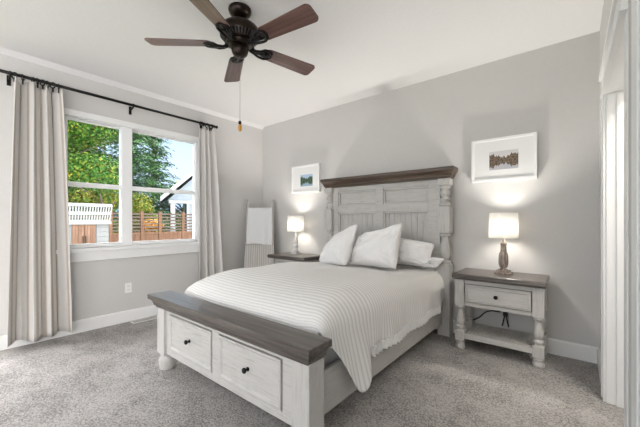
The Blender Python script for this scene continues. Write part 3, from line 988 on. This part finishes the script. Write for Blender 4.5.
MB().lathe([(.09, 2.50), (.096, 2.492), (.096, 2.474), (.086, 2.466), (.05, 2.464)], C0, 32).build('flywheel', M['bronze'], fan)
MB().lathe([(.052, 2.468), (.060, 2.46), (.062, 2.435), (.060, 2.424), (.056, 2.412), (.050, 2.403), (.044, 2.397), (.030, 2.392), (.010, 2.391)], C0, 28).build('switch_housing', M['bronze'], fan)
def blade_shape(r0, r1, w0, w1):
    pts = []
    rc = .035
    n = 8
    for k in range(n + 1):       # inner rounded end
        a = PI / 2 + PI * k / n
        pts.append((r0 + .045 + .045 * math.cos(a), w0 * math.sin(a)))
    for k in range(n + 1):
        a = -PI / 2 + PI / 2 * k / n
        pts.append((r1 - rc + rc * math.cos(a), -w1 + rc + rc * math.sin(a)))
    for k in range(n + 1):
        a = PI / 2 * k / n
        pts.append((r1 - rc + rc * math.cos(a), w1 - rc + rc * math.sin(a)))
    return pts
for i in range(5):
    ang = R(6 + 72 * i)
    rot = Matrix.Translation((FXc, FYc, 2.478)) @ Matrix.Rotation(ang, 4, 'Z')
    tilt = Matrix.Rotation(R(-12), 4, 'X')
    mb = MB()
    sh = blade_shape(.195, .665, .058, .072)
    mb.rings([[(x, y, z) for x, y in sh] for z in (0, .008)], True, True, False)
    mb.xf(rot @ tilt)
    bl = mb.build('blade', M['walnut'], fan)
    # put the blade's own axis along its length so the grain runs out from the hub
    inv = (Matrix.Rotation(ang, 4, 'Z') @ tilt)
    bl.data.transform(inv.inverted()); bl.rotation_euler = inv.to_euler()
    mb = MB()
    # scrolled blade iron: two curved arms and an open plate under the blade root
    for s in (-1, 1):
        mb.tube([(.085, s * .012, -.006), (.12, s * .016, -.018), (.155, s * .030, -.018), (.185, s * .046, -.008), (.215, s * .050, -.005), (.245, s * .036, -.005), (.262, 0, -.005)], .0095, 8)
        mb.tube([(.15, 0, -.016), (.185, s * .02, -.008), (.215, s * .026, -.005), (.235, s * .012, -.005), (.262, 0, -.005)], .007, 8)
    mb.box((.10, -.010, -.022), (.215, .010, -.012)); mb.box((.20, -.010, -.012), (.262, .010, -.001))
    mb.box((.075, -.022, -.010), (.105, .022, .004))
    mb.xf(rot @ tilt)
    mb.build('blade_iron', M['black'], fan)
pcn = MB().tube([(FXc, FYc, 2.392), (FXc, FYc, 1.90)], .0022, 6).build('pull_chain', M['steel'], fan)
MB().lathe([(.006, 1.915), (.011, 1.908), (.011, 1.893), (.007, 1.888)], C0, 12).build('chain_cap', M['black'], pcn)
MB().lathe([(.007, 1.890), (.012, 1.880), (.014, 1.862), (.012, 1.846), (.005, 1.838)], C0, 14).build('chain_fob', M['amber'], pcn)

# ------------------------------------------------------------------ outdoors
GZ = -.45
b = MB().box((-60, -30, GZ - .1), (-.13, 45, GZ)); struct(b.build('ground', M['lawn']))

def leaves(mb, centre, radii, count, size, rnd, droop=.3, shell=.55):
    for _ in range(count):
        while True:
            v = Vector((rnd.uniform(-1, 1), rnd.uniform(-1, 1), rnd.uniform(-1, 1)))
            if shell < v.length < 1: break
        p = Vector((centre[0] + v.x * radii[0], centre[1] + v.y * radii[1], centre[2] + v.z * radii[2]))
        n = (v.normalized() + Vector((rnd.uniform(-.8, .8), rnd.uniform(-.8, .8), rnd.uniform(-.3, .9)))).normalized()
        t_ = n.cross(Vector((rnd.uniform(-1, 1), rnd.uniform(-1, 1), rnd.uniform(-1, 1)))).normalized()
        w = n.cross(t_).normalized()
        s = size * rnd.uniform(.6, 1.3)
        q = [p - t_ * s * .5, p + w * s * .28 + n * s * .05, p + t_ * s * .5 - n * s * droop * .3, p - w * s * .28 + n * s * .05]
        mb.face([mb.bm.verts.new(c) for c in q])

def broadleaf(x, y, h, rad, count, size, mat, label, seed, blobs=9, low=.25):
    rnd = random.Random(seed)
    t_ = thing('broadleaf_tree', (x, y, GZ), label, 'tree', 'trees beyond the garden')
    mb = MB()
    mb.tube([(x, y, GZ), (x + .1, y, GZ + h * .3), (x, y + .1, GZ + h * .6), (x + .1, y + .1, GZ + h * .85)], [.22, .17, .11, .04], 10)
    for k in range(6):
        a = rnd.uniform(0, 2 * PI); z0 = GZ + h * rnd.uniform(.3, .6)
        mb.tube([(x, y, z0), (x + rad * .35 * math.cos(a), y + rad * .35 * math.sin(a), z0 + h * .12), (x + rad * .7 * math.cos(a), y + rad * .7 * math.sin(a), z0 + h * .2)], [.07, .045, .02], 6)
    mb.build('trunk', M['bark'], t_)
    mb = MB()
    for k in range(blobs):
        a = rnd.uniform(0, 2 * PI); rr = rad * rnd.uniform(0, .75)
        zz = GZ + h * rnd.uniform(low, .92)
        br = rad * rnd.uniform(.38, .62)
        leaves(mb, (x + rr * math.cos(a), y + rr * math.sin(a), zz), (br, br, br * .75), count // blobs, size, rnd, shell=.35)
    mb.build('crown', mat, t_, fix=False)

def conifer(x, y, h, rad, label, seed, mat):
    rnd = random.Random(seed)
    t_ = thing('fir_tree', (x, y, GZ), label, 'tree', 'trees beyond the garden')
    MB().tube([(x, y, GZ), (x, y, GZ + h * .5), (x, y, GZ + h)], [.20, .12, .02], 8).build('trunk', M['bark'], t_)
    mb = MB()
    z = .06
    while z < .99:
        n = 11
        L = rad * (1 - z) ** .8 + .12
        for k in range(n):
            a = rnd.uniform(0, 2 * PI)
            l_ = L * rnd.uniform(.65, 1.1)
            m_ = max(6, int(l_ * 26))
            for q in range(m_):
                f_ = (q + rnd.random()) / m_
                d = l_ * f_
                px, py = x + d * math.cos(a), y + d * math.sin(a)
                pz = GZ + h * z + .22 * d - .34 * d * f_ + rnd.uniform(-.07, .07)
                sd = rnd.choice((-1, 1))
                aa = a + sd * rnd.uniform(.4, 1.0)
                s = .24 * (1.15 - .5 * f_) * rnd.uniform(.7, 1.3)
                tip = Vector((math.cos(aa) * s, math.sin(aa) * s, -s * rnd.uniform(.1, .7)))
                w = Vector((-math.sin(aa), math.cos(aa), rnd.uniform(-.5, .5))) * s * .17
                p = Vector((px, py, pz))
                mb.face([mb.bm.verts.new(c) for c in (p - w * .4, p + tip * .5 - w, p + tip, p + tip * .5 + w)])
        z += .026
    mb.build('needles', mat, t_, fix=False)

broadleaf(-10.8, -1.0, 8.6, 2.9, 70000, .118, M['leaf_green'], 'green broadleaf tree filling the left window pane behind the shed', 3, 16, .30)
broadleaf(-9.2, .35, 3.6, 1.2, 7500, .10, M['leaf_yellow'], 'smaller yellowing tree between the shed and the fence', 5, 8, .3)
broadleaf(-8.6, -1.75, 3.7, 1.2, 7500, .10, M['leaf_yellow'], 'yellow flecked tree directly behind the shed roof, left edge of the window', 15, 8, .3)
conifer(-13.0, 2.6, 9.0, 2.5, 'tall fir tree seen left of centre in the right window panes', 21, M['leaf_fir'])
conifer(-15.0, 4.55, 8.4, 2.3, 'blue green fir tree against the sky beside the grey gable', 22, M['leaf_fir'])
broadleaf(-10.2, 1.9, 2.9, 1.0, 6000, .09, M['leaf_yellow'], 'low yellow green tree right behind the slatted fence, left of the white porch post', 8, 7, .3)
broadleaf(-17.5, .8, 11.5, 3.9, 26000, .30, M['leaf_green'], 'distant tall green tree seen between the broadleaf tree and the firs', 31, 14, .12)
broadleaf(-19.5, 8.6, 4.2, 1.9, 3600, .22, M['leaf_green'], 'distant green tree seen through the opening of the white porch', 33, 7, .2)
rnd = random.Random(77)
mb = MB(); leaves(mb, (-8.1, 1.62, 1.02), (.32, .42, .22), 420, .13, rnd, shell=.1); leaves(mb, (-8.1, 1.5, .45), (.25, .3, .6), 240, .13, rnd, shell=.1)
sh = thing('autumn_shrub', (-8.1, 1.6, GZ), 'orange leaved shrub showing through the fence slats', 'shrub')
mb.build('foliage', M['leaf_orange'], sh, fix=False)
MB().tube([(-8.1, 1.6, GZ), (-8.1, 1.55, .5), (-8.1, 1.6, .95)], [.05, .035, .015], 6).build('stem', M['bark'], sh)

# slatted cedar fence
FXX = -7.4
fence = thing('garden_fence', (FXX, 2.0, GZ), 'brown board fence with dark open slats along its top', 'fence')
ft = 1.47
posts = [-.22 + 1.02 * 1 * k for k in range(-1, 6)]
posts = [-1.5, .05, .98, 1.58, 2.42, 3.3, 4.3]
for y in posts:
    mb = MB().box((FXX - .045, y - .045, GZ), (FXX + .045, y + .045, ft)).box((FXX - .055, y - .055, ft), (FXX + .055, y + .055, ft + .025))
    mb.build('post', M['cedar'], fence)
for a, c in zip(posts[:-1], posts[1:]):
    mb = MB()
    n = max(3, int((c - a - .09) / .14)); wd = (c - a - .09) / n
    for k in range(n):
        y = a + .045 + k * wd
        mb.box((FXX - .012, y + .003, GZ + .05), (FXX + .012, y + wd - .003, .70))
    mb.box((FXX - .03, a + .045, .70), (FXX + .03, c - .045, .775))
    mb.build('board_panel', M['cedar'], fence)
    mb = MB()
    for k in range(6):
        z = .815 + k * .112
        mb.box((FXX - .012, a + .045, z), (FXX + .012, c - .045, z + .055))
    mb.build('slat_panel', M['cedar_dark'], fence)

# shed
SX = -5.2
shed = thing('garden_shed', (SX - .8, -1.05, GZ), 'small shed with wooden double doors and white railed roof edge', 'shed')
mb = MB().box((SX - 1.6, -1.95, GZ), (SX, -.66, 1.10))
mb.build('wall', M['siding_pale'], shed)
mb = MB()
for k in range(13):
    mb.box((SX, -.925, GZ + .05 + k * .118), (SX + .014, -.665, GZ + .155 + k * .118))
mb.build('siding', M['siding_pale'], shed)
for (a, c, hy_) in ((-1.42, -1.185, -1.21), (-1.18, -.945, -1.155)):
    mb = MB()
    n = 4; wd = (c - a) / n
    for k in range(n):
        mb.box((SX + .002, a + k * wd + .002, GZ + .08), (SX + .03, a + (k + 1) * wd - .002, 1.085))
    d_ = mb.build('door', M['door_wood'], shed)
    MB().tube([(SX + .035, hy_, .62), (SX + .055, hy_, .64), (SX + .055, hy_, .78), (SX + .035, hy_, .80)], .010, 6).build('handle', M['black'], d_)
MB().box((SX - .01, -1.75, 1.085), (SX + .06, -.62, 1.155)).build('fascia', M['house_white'], shed)
mb = MB()
# white slatted rail leaning outwards above the doors
def rp(y, k): return (SX + .05 + .10 * k, y + .05 * k * (y + 1.2), 1.155 + .40 * k)
for k in (0, .5, 1):
    mb.bar(rp(-1.85, k), rp(-.66, k), .03, .075)
nb = 22
for i in range(nb + 1):
    y = -1.85 + 1.19 * i / nb
    mb.bar(rp(y, 0), rp(y, 1), .016, .026)
mb.build('roof_railing', M['house_white'], shed)
MB().rings([[(SX - 1.65, y, 1.10), (SX + .03, y, 1.14), (SX + .03, y, 1.17), (SX - 1.65, y, 1.13)] for y in (-2.0, -.62)], True, True, False).build('roof', M['roof'], shed)

# neighbour's house: gable end towards us, open porch below
HX, EY = -12.0, 3.62
ns_ = thing('neighbour_house', (HX, EY, GZ), 'grey neighbouring house with white gable edge and open porch', 'house')
ez = 2.13
RUN, RISE = 2.9, 2.75
az = ez + RISE; ay = EY + RUN; ry = ay + RUN
mb = MB()
mb.rings([[(x, EY + .35, ez + .1), (x, ry - .35, ez + .1), (x, ay, az - .12)] for x in (HX - 4, HX)], True, True, False)
mb.build('gable_wall', M['siding_grey'], ns_)
mb = MB().box((HX - 4, EY + 1.34, GZ), (HX, ry - .35, ez + .1))
mb.build('wall', M['siding_grey'], ns_)
mb = MB()
for k in range(22):
    mb.box((HX, EY + 1.36, GZ + k * .12), (HX + .012, ry - .35, GZ + .105 + k * .12))
for k in range(18):
    z = ez + .16 + k * .13
    h_ = (z - ez) / RISE * RUN
    if EY + .4 + h_ < ry - .4 - h_:
        mb.box((HX, EY + .4 + h_, z), (HX + .012, ry - .4 - h_, z + .115))
mb.build('siding', M['siding_grey'], ns_)
for s_ in (1, -1):
    e0 = Vector((0, EY if s_ > 0 else ry, ez)); r0 = Vector((0, ay, az))
    up = Vector((0, 0, .20))
    mb = MB().rings([[Vector((x, 0, 0)) + e0, Vector((x, 0, 0)) + r0, Vector((x, 0, 0)) + r0 + up, Vector((x, 0, 0)) + e0 + up] for x in (HX - 4.3, HX + .32)], True, True, False)
    mb.build('roof_slope', M['roof'], ns_)
    mb = MB().rings([[Vector((x, 0, -.02)) + e0, Vector((x, 0, -.02)) + r0, Vector((x, 0, .03)) + r0 + up, Vector((x, 0, .03)) + e0 + up] for x in (HX + .325, HX + .365)], True, True, False)
    mb.build('barge_board', M['house_white'], ns_)
for y0_, y1_ in ((.46, .68), (1.22, 1.335)):
    MB().box((HX - .18, EY + y0_, GZ), (HX + .03, EY + y1_, ez - .08)).build('porch_post', M['house_white'], ns_)
MB().box((HX - .2, EY + .38, ez - .08), (HX + .05, EY + 1.5, ez + .08)).build('porch_beam', M['house_white'], ns_)
MB().box((HX - 4, EY + .46, GZ), (HX - 3.85, EY + .62, ez + .1)).build('porch_post', M['house_white'], ns_)
ns_.rotation_euler = (0, 0, R(-23.8))
